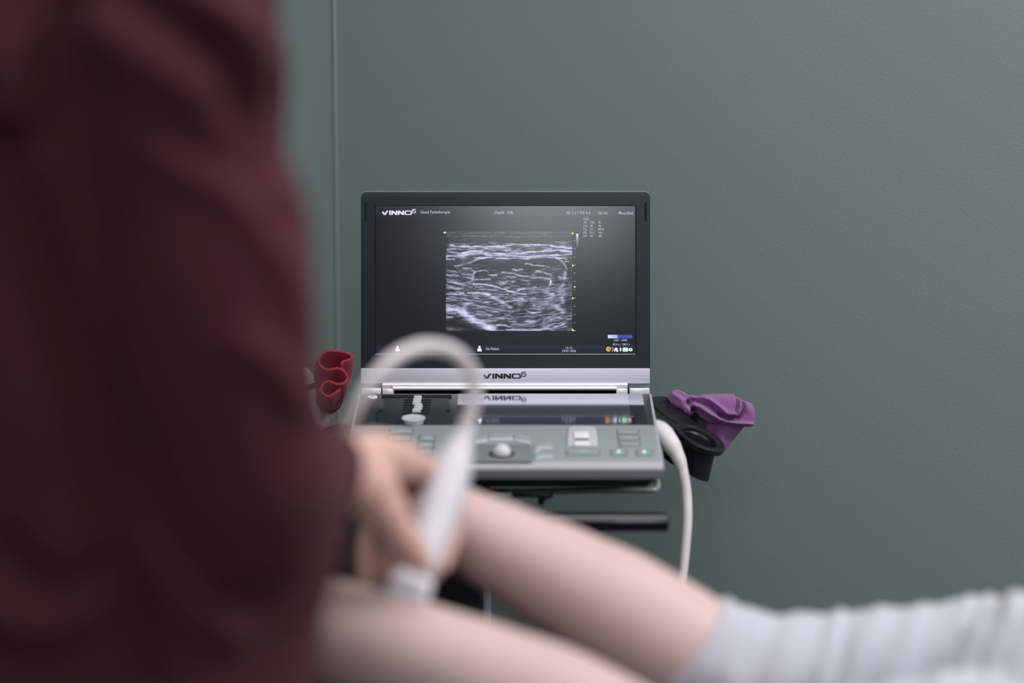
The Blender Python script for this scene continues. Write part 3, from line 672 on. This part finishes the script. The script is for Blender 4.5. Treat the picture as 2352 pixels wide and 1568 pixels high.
for x in XS:
    yt = float(interp_curve(topc, x)); yb = float(interp_curve(botc, x)); yc = (yt + yb) / 2; hh = max(.6, (yb - yt) / 2)
    dep = min(0.030, hh * S * 1.1) * (1.0)
    ring = []
    for k in range(NR):
        a = 2 * math.pi * k / NR
        cy, sy = math.cos(a), math.sin(a)
        py = yc - hh * math.copysign(abs(cy) ** .8, cy); fr = -math.copysign(abs(sy) ** .7, sy) * dep
        front = max(0, sy) ** .35 if sy > 0 else 0
        dz = 0
        if sy > 0:
            xa_ = np.array([x]); ya_ = np.array([py])
            for poly, w_, am in ridges:
                dd = seg_dist(xa_, ya_, poly)[0]
                if dd < 3 * w_: dz += am * math.exp(-(dd / w_) ** 2)
        p = P(x, py, 2.600)
        p = p + F * (fr - dz * front * .9)
        ring.append(p)
    rr.append(ring)
pc = thing('folded_cloth', P(1620, 975, 2.6), 'crumpled purple microfibre cloth lying over the right probe holder', 'cloth')
mk('cloth_top', B().rings(rr), M['cloth_p'], pc, angle=180)
# hanging fold below
q = []
for k in range(14):
    t = k / 13
    l = V((1600 + 60 * t, 962 + 66 * t)); r_ = V((1712 - 46 * t, 976 + 58 * t))
    row = []
    for j in range(24):
        s_ = j / 23; px = l.x + (r_.x - l.x) * s_; py = l.y + (r_.y - l.y) * s_
        row.append(P(px, py, 2.592 + .004 * math.sin(s_ * 7 + t * 3)))
    for j in range(23, -1, -1):
        s_ = j / 23; px = l.x + (r_.x - l.x) * s_; py = l.y + (r_.y - l.y) * s_
        row.append(P(px, py, 2.604 + .004 * math.sin(s_ * 7 + t * 3)))
    q.append(row)
mk('hanging_corner', B().rings(q), M['cloth_p'], pc, angle=180)

# red cloth: a band folded in an S, seen on its edge
Sx = [(783, 835), (790, 829), (800, 826), (809, 818), (800, 811), (785, 807), (765, 805), (750, 806), (740, 812), (734, 822), (734, 832), (738, 840), (746, 846), (757, 848), (768, 846), (777, 845), (787, 849), (795, 857), (798, 866), (795, 874), (787, 880), (776, 881), (765, 878), (757, 875), (748, 876), (742, 883), (739, 892), (742, 901), (749, 907), (757, 909), (765, 905), (773, 899), (782, 893)]
sp = [V((x, y, 0)) for x, y in Sx]
spp, _, _ = catmull(sp, [1] * len(sp), [1] * len(sp), 5)
nrm = []
for i in range(len(spp)):
    a = spp[max(0, i - 1)]; c = spp[min(len(spp) - 1, i + 1)]; t_ = (c - a).normalized(); nrm.append(V((-t_.y, t_.x, 0)))
rows = []
NK = 18
for k in range(NK):
    t = k / (NK - 1)
    ctr = V((765 - 3 * t, 858 + 75 * t, 0))
    sc_ = (1 + .16 * math.sin(min(1, t * 1.5) * math.pi * .6) - .62 * t ** 1.6)
    th_ = 2.1 + 0.5 * math.sin(t * 3)
    def place(p):
        rel = V((p.x - 765, p.y - 858, 0)); q_ = V((rel.x * sc_ - 9 * math.sin(t * math.pi) * (1 if rel.x < 0 else .2), rel.y * sc_ * (1 - .35 * t), 0)) + ctr
        return P(q_.x, q_.y, 2.53 + .075 * t + (p.y - 805) / 105 * -.02)
    row = [place(p + n_ * th_) for p, n_ in zip(spp, nrm)] + [place(p - n_ * th_) for p, n_ in reversed(list(zip(spp, nrm)))]
    rows.append(row)
rc = mk('folded_cloth', B().rings(rows), M['cloth_r'], angle=60, label='red microfibre cloth folded in an S and stuffed in the left holder', cat='cloth')
# right flank and outer wrap of the red cloth
rc['category'] = 'cloth'
flank = []
for k in range(16):
    t = k / 15
    lx = 733 - 14 * math.sin(min(1, t * 1.6) * math.pi / 2) + 26 * max(0, t - .35); rx = 809 - 3 * t - 46 * max(0, t - .30) ** 1.3
    y = 822 + 118 * t
    ring = []
    for j in range(32):
        a = 2 * math.pi * j / 32
        px = (lx + rx) / 2 + (rx - lx) / 2 * math.cos(a)
        ring.append(P(px, y - 3 * math.cos(a), 2.575 - .018 * math.sin(a) * (1 if k else .6)))
    flank.append(ring)
mk('outer_wrap', B().rings(flank), M['cloth_r'], rc, angle=180)

# ------------------------------------------------------------------ treatment table and foam blocks
tbl = thing('treatment_table', (.5, 1.8, 0), 'black padded treatment table under the bare legs', 'treatment table')
TZ = 0.655
mk('padded_top', B().box((-.46, 1.53, TZ - .07), (1.55, 2.06, TZ)), M['vinyl'], tbl, bevel=.015)
mk('frame', B().box((-.40, 1.60, TZ - .13), (1.45, 2.00, TZ - .07)), M['steel'], tbl, bevel=.004)
for x in (-.3, 1.3):
    for y in (1.62, 1.95):
        mk('leg', B().box((x, y, 0), (x + .04, y + .04, TZ - .13)), M['steel'], tbl, bevel=.003)

# ------------------------------------------------------------------ patient
def K(px, py, d): return P(px, py, d)
farL = [K(672, 1045, 1.90), K(800, 1105, 1.88), K(940, 1165, 1.87), K(1060, 1212, 1.86), K(1160, 1262, 1.855), K(1290, 1330, 1.85), K(1420, 1402, 1.845), K(1545, 1480, 1.84), K(1650, 1545, 1.84)]
farR = [.031, .032, .0345, .0385, .044, .0515, .0575, .0595, .060]
nearL = [K(560, 1400, 1.70), K(680, 1434, 1.69), K(800, 1463, 1.685), K(960, 1516, 1.68), K(1110, 1572, 1.675), K(1260, 1632, 1.67), K(1390, 1700, 1.665), K(1520, 1780, 1.66)]
nearR = [.036, .042, .0470, .0500, .0535, .057, .0575, .060]
farT = [K(1650, 1545, 1.84), K(1850, 1580, 1.83), K(2100, 1575, 1.82), K(2352, 1568, 1.80), K(2560, 1580, 1.77)]
nearTh = [K(1520, 1780, 1.66), K(1800, 1800, 1.655), K(2200, 1780, 1.655), K(2600, 1740, 1.68)]
patient = B()
patient.tube(farL, farR, 28); patient.tube(nearL, nearR, 28)
patient.tube(farT, [.060, .064, .072, .080, .085], 24); patient.tube(nearTh, [.060, .066, .078, .085], 24)
hip = (farT[-1] + nearTh[-1]) / 2
patient.tube([hip, hip + V((.15, 0, 0)), hip + V((.35, 0, .01)), hip + V((.5, 0, .01))], [.10, .095, .10, .10], 24, ref=(0, 1, 0), flat=1.5)
patient.tube([hip + V((.5, 0, .02)), hip + V((.62, 0, .03))], [.055, .05], 20)
patient.ell(hip + V((.74, 0, .05)), (.115, .078, .095))
patient.ell(hip + V((.73, 0, .15)), (.014, .012, .016))
for sy in (-1, 1):
    patient.ell(hip + V((.76, sy * .08, .04)), (.018, .012, .03))
    sh = hip + V((.45, sy * .19, 0))
    patient.tube([sh, sh + V((-.28, sy * .02, -.03)), sh + V((-.52, sy * .01, -.04))], [.045, .038, .027], 16)
    hb = sh + V((-.54, sy * .01, -.04))
    patient.tube([hb, hb + V((-.08, 0, 0))], [.03, .032], 14, ref=(0, 0, 1), flat=.5)
    for j in range(4): patient.tube([hb + V((-.09, (j - 1.5) * .017, 0)), hb + V((-.16 + abs(j - 1.2) * .008, (j - 1.5) * .019, -.012))], [.0085, .007], 10)
    patient.tube([hb + V((-.02, -sy * .028, 0)), hb + V((-.09, -sy * .05, 0))], [.012, .008], 10)
for leg, d in ((farL, 1), (nearL, -1)):
    an = leg[0]; back = (leg[0] - leg[1]).normalized()
    heel = an + back * .03 + V((0, 0, -.022))
    patient.ell(heel, (.032, .03, .034))
    up_ = (V((0, 0, 1)) + back * .25).normalized()
    patient.tube([an + back * .01, an + back * .03 + up_ * .045, an + back * .035 + up_ * .10, an + back * .035 + up_ * .135], [.034, .034, .026, .020], 20, ref=(0, 1, 0), flat=[1, 1.05, 1.5, 1.9])
    for j, (w_, l_) in enumerate(((.0125, .185), (.0088, .183), (.0084, .177), (.0080, .170), (.0078, .160))):
        y_ = (j - 1.8) * .0172 * d
        patient.tube([an + back * .035 + up_ * .12 + V((0, y_ * .9, 0)), an + back * .036 + up_ * (l_ - .012) + V((0, y_, 0)), an + back * .030 + up_ * l_ + V((0, y_, 0))], [w_, w_, w_ * .85], 10)
pme = fused(patient, .0045, 6)
proot = mk('person', pme, M['skin'], angle=180, label='person lying down with bare lower legs and pale grey trousers pushed up to the knees', cat='person')
tr_ = B()
def shift(p, q, f): return p + (q - p) * f
fc0 = K(1560, 1484, 1.84)
tr_.tube([K(1572, 1492, 1.84), K(1650, 1548, 1.84), K(1740, 1572, 1.835), K(1900, 1585, 1.83), K(2080, 1582, 1.82), K(2250, 1572, 1.81), K(2400, 1572, 1.80), K(2600, 1570, 1.77)],
         [.0655, .068, .070, .073, .077, .080, .082, .096], 44, round_ends=False)
tr_.tube([K(1545, 1795, 1.66), K(1700, 1810, 1.655), K(1900, 1800, 1.655), K(2200, 1780, 1.655), K(2600, 1740, 1.68)], [.068, .070, .074, .086, .098], 36, round_ends=False)
tr_.tube([hip + V((-.05, 0, 0)), hip + V((.2, 0, 0))], [.115, .108], 30, ref=(0, 1, 0), flat=1.45)
tme = fused(tr_, .0045, 3)
def wr(co, no):
    px, py = npproj(co)
    s_ = (px + (py - 1400) * .28)
    out = np.zeros(len(co))
    for x0, w_, am in ((1690, 20, -.003), (1722, 20, .004), (1790, 24, -.005), (1830, 26, .004), (1900, 26, -.006), (1935, 14, .006), (1962, 12, -.006), (2010, 22, .005), (2060, 26, -.004), (2110, 20, .003), (2150, 20, -.004), (2218, 14, .006), (2240, 12, -.004), (2262, 14, .006), (2288, 12, -.005), (2322, 16, .006), (2350, 14, -.004), (2380, 16, .005)):
        wob = 14 * np.sin((py - 1400) / 60 + x0)
        out += .6 * am * np.exp(-((s_ + wob - x0) / w_) ** 2)
    out += np.array([  .0028 * noise.noise(V((float(a) * 26, float(b_) * 18, float(c_) * 18))) for a, b_, c_ in co])
    return out
displace(tme, wr)
mk('trousers', tme, M['sweat'], proot, angle=180)
shirt = fused(B().tube([hip + V((.18, 0, 0)), hip + V((.35, 0, .01)), hip + V((.5, 0, .01))], [.108, .112, .108], 28, ref=(0, 1, 0), flat=1.5), .01, 4)
mk('shirt', shirt, M['trouser'], proot, angle=180)
mk('hair', fused(B().ell(hip + V((.775, 0, .045)), (.10, .088, .095)), .008, 2), M['hair'], proot, angle=180)
def foam(leg, lab):
    c = leg[0]; z = c.z - .034 - .004
    mk('foam_block', B().box((c.x - .085, c.y - .065, TZ), (c.x + .02, c.y + .065, z)), M['vinyl'], bevel=.008, label=lab, cat='foam block')
foam([farL[0] + V((.04, 0, -.02))], 'tall black foam block under the raised far ankle')
foam([nearL[0] + V((.04, 0, -.018))], 'low black foam block under the near ankle')

# ------------------------------------------------------------------ therapist
D0 = 1.66
wrist = K(798, 1084, 1.645); elbow = K(520, 1170, 1.34); shoulder = K(420, -70, 1.30)
body = B()
tcx, tcy = -.335, 1.40
body.tube([(tcx, tcy, .92), (tcx, tcy, 1.05), (tcx, tcy, 1.2), (tcx, tcy, 1.36), (tcx, tcy, 1.43)], [.085, .080, .082, .085, .06], 28, ref=(1, 0, 0), flat=[1.55, 1.45, 1.45, 1.6, 1.5])
body.tube([(tcx, tcy, 1.44), (tcx, tcy + .01, 1.53)], [.055, .052], 20)
body.ell((tcx + .01, tcy + .03, 1.64), (.075, .095, .115)); body.ell((tcx + .01, tcy + .128, 1.625), (.012, .016, .018))
body.ell((tcx + .085, tcy + .03, 1.63), (.01, .018, .03)); body.ell((tcx - .065, tcy + .03, 1.63), (.01, .018, .03))
body.tube([K(410, -60, 1.34), K(450, 500, 1.345), K(530, 1120, 1.37)], [.040, .038, .034], 20)
body.tube([K(530, 1120, 1.37), K(650, 1115, 1.48), wrist], [.034, .032, .029], 20)
ls = V((tcx - .17, tcy, 1.37))
body.tube([ls, ls + V((-.02, 0, -.3)), ls + V((.02, .12, -.5))], [.048, .04, .028], 18)
lh = ls + V((.03, .14, -.53))
body.tube([lh, lh + V((.01, .05, -.05))], [.03, .034], 14, ref=(0, 1, -1), flat=.5)
for j in range(4): body.tube([lh + V((.01 + (j - 1.5) * .017, .06, -.06)), lh + V((.01 + (j - 1.5) * .018, .10, -.11 + abs(j - 1) * .008))], [.0085, .0068], 10)
body.tube([lh + V((.03, .0, -.01)), lh + V((.05, .05, -.04))], [.012, .008], 10)
for sx in (-1, 1):
    body.tube([(tcx + sx * .085, tcy, .92), (tcx + sx * .09, tcy, .5), (tcx + sx * .095, tcy - .02, .1)], [.08, .055, .04], 20)
    body.tube([(tcx + sx * .095, tcy - .04, .05), (tcx + sx * .10, tcy + .14, .035)], [.036, .03], 16)
# right hand: palm, thumb, four fingers round the probe
palm = B()
kI, kM, kR, kP = K(962, 1068, 1.725), K(940, 1078, 1.765), K(912, 1096, 1.790), K(880, 1118, 1.80)
hb = body
hb.tube([wrist, K(850, 1052, 1.67), K(915, 1058, 1.70), kI], [.030, .025, .019, .0130], 18, ref=U, flat=[.9, .95, 1, 1])
hb.tube([wrist, K(858, 1066, 1.70), K(910, 1072, 1.735), kM], [.026, .023, .019, .0125], 18)
hb.tube([wrist, K(850, 1085, 1.72), kR], [.026, .022, .013], 18)
hb.tube([wrist, K(838, 1095, 1.73), kP], [.025, .020, .012], 18)
hb.tube([K(812, 1092, 1.65), K(845, 1122, 1.645), K(878, 1166, 1.645), K(915, 1222, 1.648), K(941, 1256, 1.651), K(967, 1290, 1.658)], [.030, .0270, .0205, .0160, .0140, .0108], 18)
hb.tube([kI, K(1010, 1098, 1.770), K(1036, 1150, 1.772), K(1038, 1220, 1.752), K(1012, 1300, 1.722)], [.0128, .0115, .0108, .0098, .0082], 16)
hb.tube([kM, K(985, 1120, 1.800), K(1012, 1190, 1.795), K(1003, 1262, 1.762), K(990, 1322, 1.735)], [.0125, .0112, .0105, .0096, .0080], 16)
hb.tube([kR, K(925, 1160, 1.805), K(905, 1235, 1.80), K(888, 1320, 1.775)], [.0120, .0105, .0098, .0078], 16)
hb.tube([kP, K(862, 1180, 1.81), K(842, 1250, 1.80), K(838, 1335, 1.775)], [.0112, .0096, .0088, .0072], 16)
bme = fused(body, .0032, 5)
ther = mk('person', bme, M['hand'], angle=180, label='person in a burgundy sweater seen from behind, holding the scanning probe', cat='person')
th_tip = K(972, 1298, 1.658)
nail = B().ell(th_tip + (K(985, 1312, 1.65) - th_tip) * .35 - F * .0055, (.0055, .003, .0075)); mk('thumb_nail', nail, M['skin'], ther)
sw = B()
sw.tube([(tcx + .002, tcy, .86), (tcx + .002, tcy, .95), (tcx + .006, tcy, 1.02), (tcx + .004, tcy, 1.10), (tcx, tcy, 1.22), (tcx, tcy, 1.36), (tcx, tcy, 1.44)], [.130, .133, .138, .134, .122, .118, .085], 48, ref=(1, 0, 0), flat=[1.45, 1.46, 1.50, 1.42, 1.42, 1.5, 1.4], round_ends=False)
sw.tube([(tcx, tcy, 1.43), (tcx, tcy, 1.475)], [.068, .064], 24, round_ends=False)
sw.tube([K(345, -110, 1.34), K(428, -20, 1.312), K(426, 200, 1.31), K(440, 370, 1.31), K(486, 510, 1.31), K(490, 660, 1.31), K(503, 860, 1.32), K(545, 1060, 1.335), K(550, 1180, 1.35)],
        [.050, .062, .062, .062, .066, .067, .0675, .064, .058], 40)
sw.tube([K(550, 1150, 1.35), K(610, 1135, 1.42), K(680, 1112, 1.52), K(726, 1088, 1.585), K(758, 1066, 1.615)], [.064, .058, .046, .040, .0365], 36, round_ends=False)
sw.tube([ls + V((0.01, 0, .02)), ls + V((-.02, 0, -.3)), ls + V((.015, .10, -.46))], [.064, .058, .042], 24)
sme = fused(sw, .0055, 5)
folds = [([(150, 0), (112, 150), (95, 300)], 45, -.012), ([(330, 8), (430, 55), (520, 150), (585, 260), (630, 380)], 32, -.012),
         ([(250, 70), (330, 130), (430, 200)], 70, .012), ([(470, 10), (560, 70), (620, 180)], 40, .010), ([(0, 120), (35, 260)], 45, .010),
         ([(0, 350), (60, 520), (130, 700), (200, 900), (240, 1150), (290, 1400), (320, 1568)], 55, -.014),
         ([(0, 1250), (60, 1330), (150, 1360), (220, 1320)], 40, -.012), ([(0, 1400), (100, 1435), (210, 1390)], 42, .014),
         ([(350, 350), (500, 420), (600, 520), (665, 640), (705, 740)], 35, .006), ([(560, 790), (640, 850), (690, 930)], 35, .007),
         ([(430, 330), (560, 400), (640, 520)], 30, -.005), ([(350, 1280), (440, 1400), (520, 1450)], 50, .008)]
def fold(co, no):
    px, py = npproj(co); f = np.array(F); face = np.clip(-(no @ f) * 1.6, 0, 1) * (co[:, 1] < 1.45)
    out = np.zeros(len(co))
    for poly, w_, am in folds: out += 1.5 * am * np.exp(-(seg_dist(px, py, poly) / w_) ** 2)
    out = out * face
    out += np.array([.004 * noise.noise(V((float(a) * 14, float(b_) * 14, float(c_) * 9))) for a, b_, c_ in co])
    return out
displace(sme, fold)
swo = mk('sweater', sme, M['sweater'], ther, angle=180)
tro = B()
tro.tube([(tcx, tcy, .80), (tcx, tcy, .93)], [.118, .112], 30, ref=(1, 0, 0), flat=1.5)
for sx in (-1, 1): tro.tube([(tcx + sx * .085, tcy, .85), (tcx + sx * .09, tcy, .5), (tcx + sx * .095, tcy - .02, .09)], [.095, .075, .062], 24, round_ends=False)
mk('trousers', fused(tro, .008, 4), M['trouser'], ther, angle=180)
for sx in (-1, 1):
    mk('shoe', fused(B().tube([(tcx + sx * .095, tcy - .045, .045), (tcx + sx * .10, tcy + .05, .05), (tcx + sx * .102, tcy + .16, .04)], [.044, .044, .038], 20), .006, 3), M['shoe'], ther, angle=180)
hr = B(); hr.ell((tcx + .01, tcy + .01, 1.665), (.088, .10, .112)); hr.tube([(tcx + .01, tcy - .09, 1.66), (tcx + .01, tcy - .12, 1.58)], [.035, .02], 16)
mk('hair', fused(hr, .008, 3), M['hair'], ther, angle=180)

# ------------------------------------------------------------------ the probe in the hand
DP = 1.682
hp = thing('ultrasound_probe', K(935, 1385, DP), 'white scanning probe held in the hand and pressed on the near leg, cable looping up', 'probe')
ax0 = K(1060, 1010, DP); ax1 = K(940, 1340, DP)
mk('probe_handle', B().tube([K(1062, 1010, 1.765), K(1050, 1040, 1.758), K(1036, 1080, 1.748), K(1016, 1140, 1.733), K(990, 1215, 1.714), K(966, 1285, 1.695), K(952, 1325, 1.687)], [.0088, .0145, .0185, .0200, .0188, .0165, .0150], 32, ref=F, flat=[1, .95, .85, .8, .8, .8, .7]), M['handle'], hp, angle=60)
dd = (K(935, 1385, DP) - K(958, 1310, DP)).normalized(); sd = dd.cross(F).normalized()
cH = K(940, 1352, DP)
def hring(c, a, b_, n=36):
    return [c + sd * (math.copysign(abs(math.cos(t)) ** .45, math.cos(t)) * a) + F * (math.copysign(abs(math.sin(t)) ** .6, math.sin(t)) * b_) for t in [2 * math.pi * k / n for k in range(n)]]
mk('probe_head', B().rings([hring(cH - dd * .014, .0130, .0090), hring(cH - dd * .0105, .0172, .0130), hring(cH - dd * .008, .0186, .0140), hring(cH + dd * .009, .0188, .0135), hring(cH + dd * .0125, .0174, .0110)]), M['white'], hp, angle=50)  # lighter plastic than the handle and an up-facing ledge brighten the shaded head
mk('probe_lens', B().rings([hring(cH + dd * .0125, .0160, .0070), hring(cH + dd * .0148, .0152, .0058)]), M['plug'], hp, angle=50)
mk('strain_relief', B().tube([K(1062, 1012, 1.766), K(1073, 975, 1.77), K(1085, 930, 1.77), K(1090, 890, 1.77), K(1082, 850, 1.765), K(1060, 822, 1.755)], [.0086, .0070, .0062, .0060, .0060, .0060], 20), M['cable'], hp)
mk('cable', B().tube([K(1068, 828, 1.757), K(1045, 808, 1.75), K(1010, 797, 1.74), K(970, 796, 1.72), K(925, 810, 1.70), K(885, 838, 1.68), K(850, 878, 1.67), K(823, 925, 1.665), K(800, 975, 1.67), K(770, 1015, 1.69), K(735, 1060, 1.72), K(700, 1130, 1.75), K(660, 1250, 1.74)],
   [.0060, .0061, .0062, .0062, .0058, .0052, .0047, .0044, .0044, .0044, .0044, .0044, .0044], 20), M['cable'], hp)
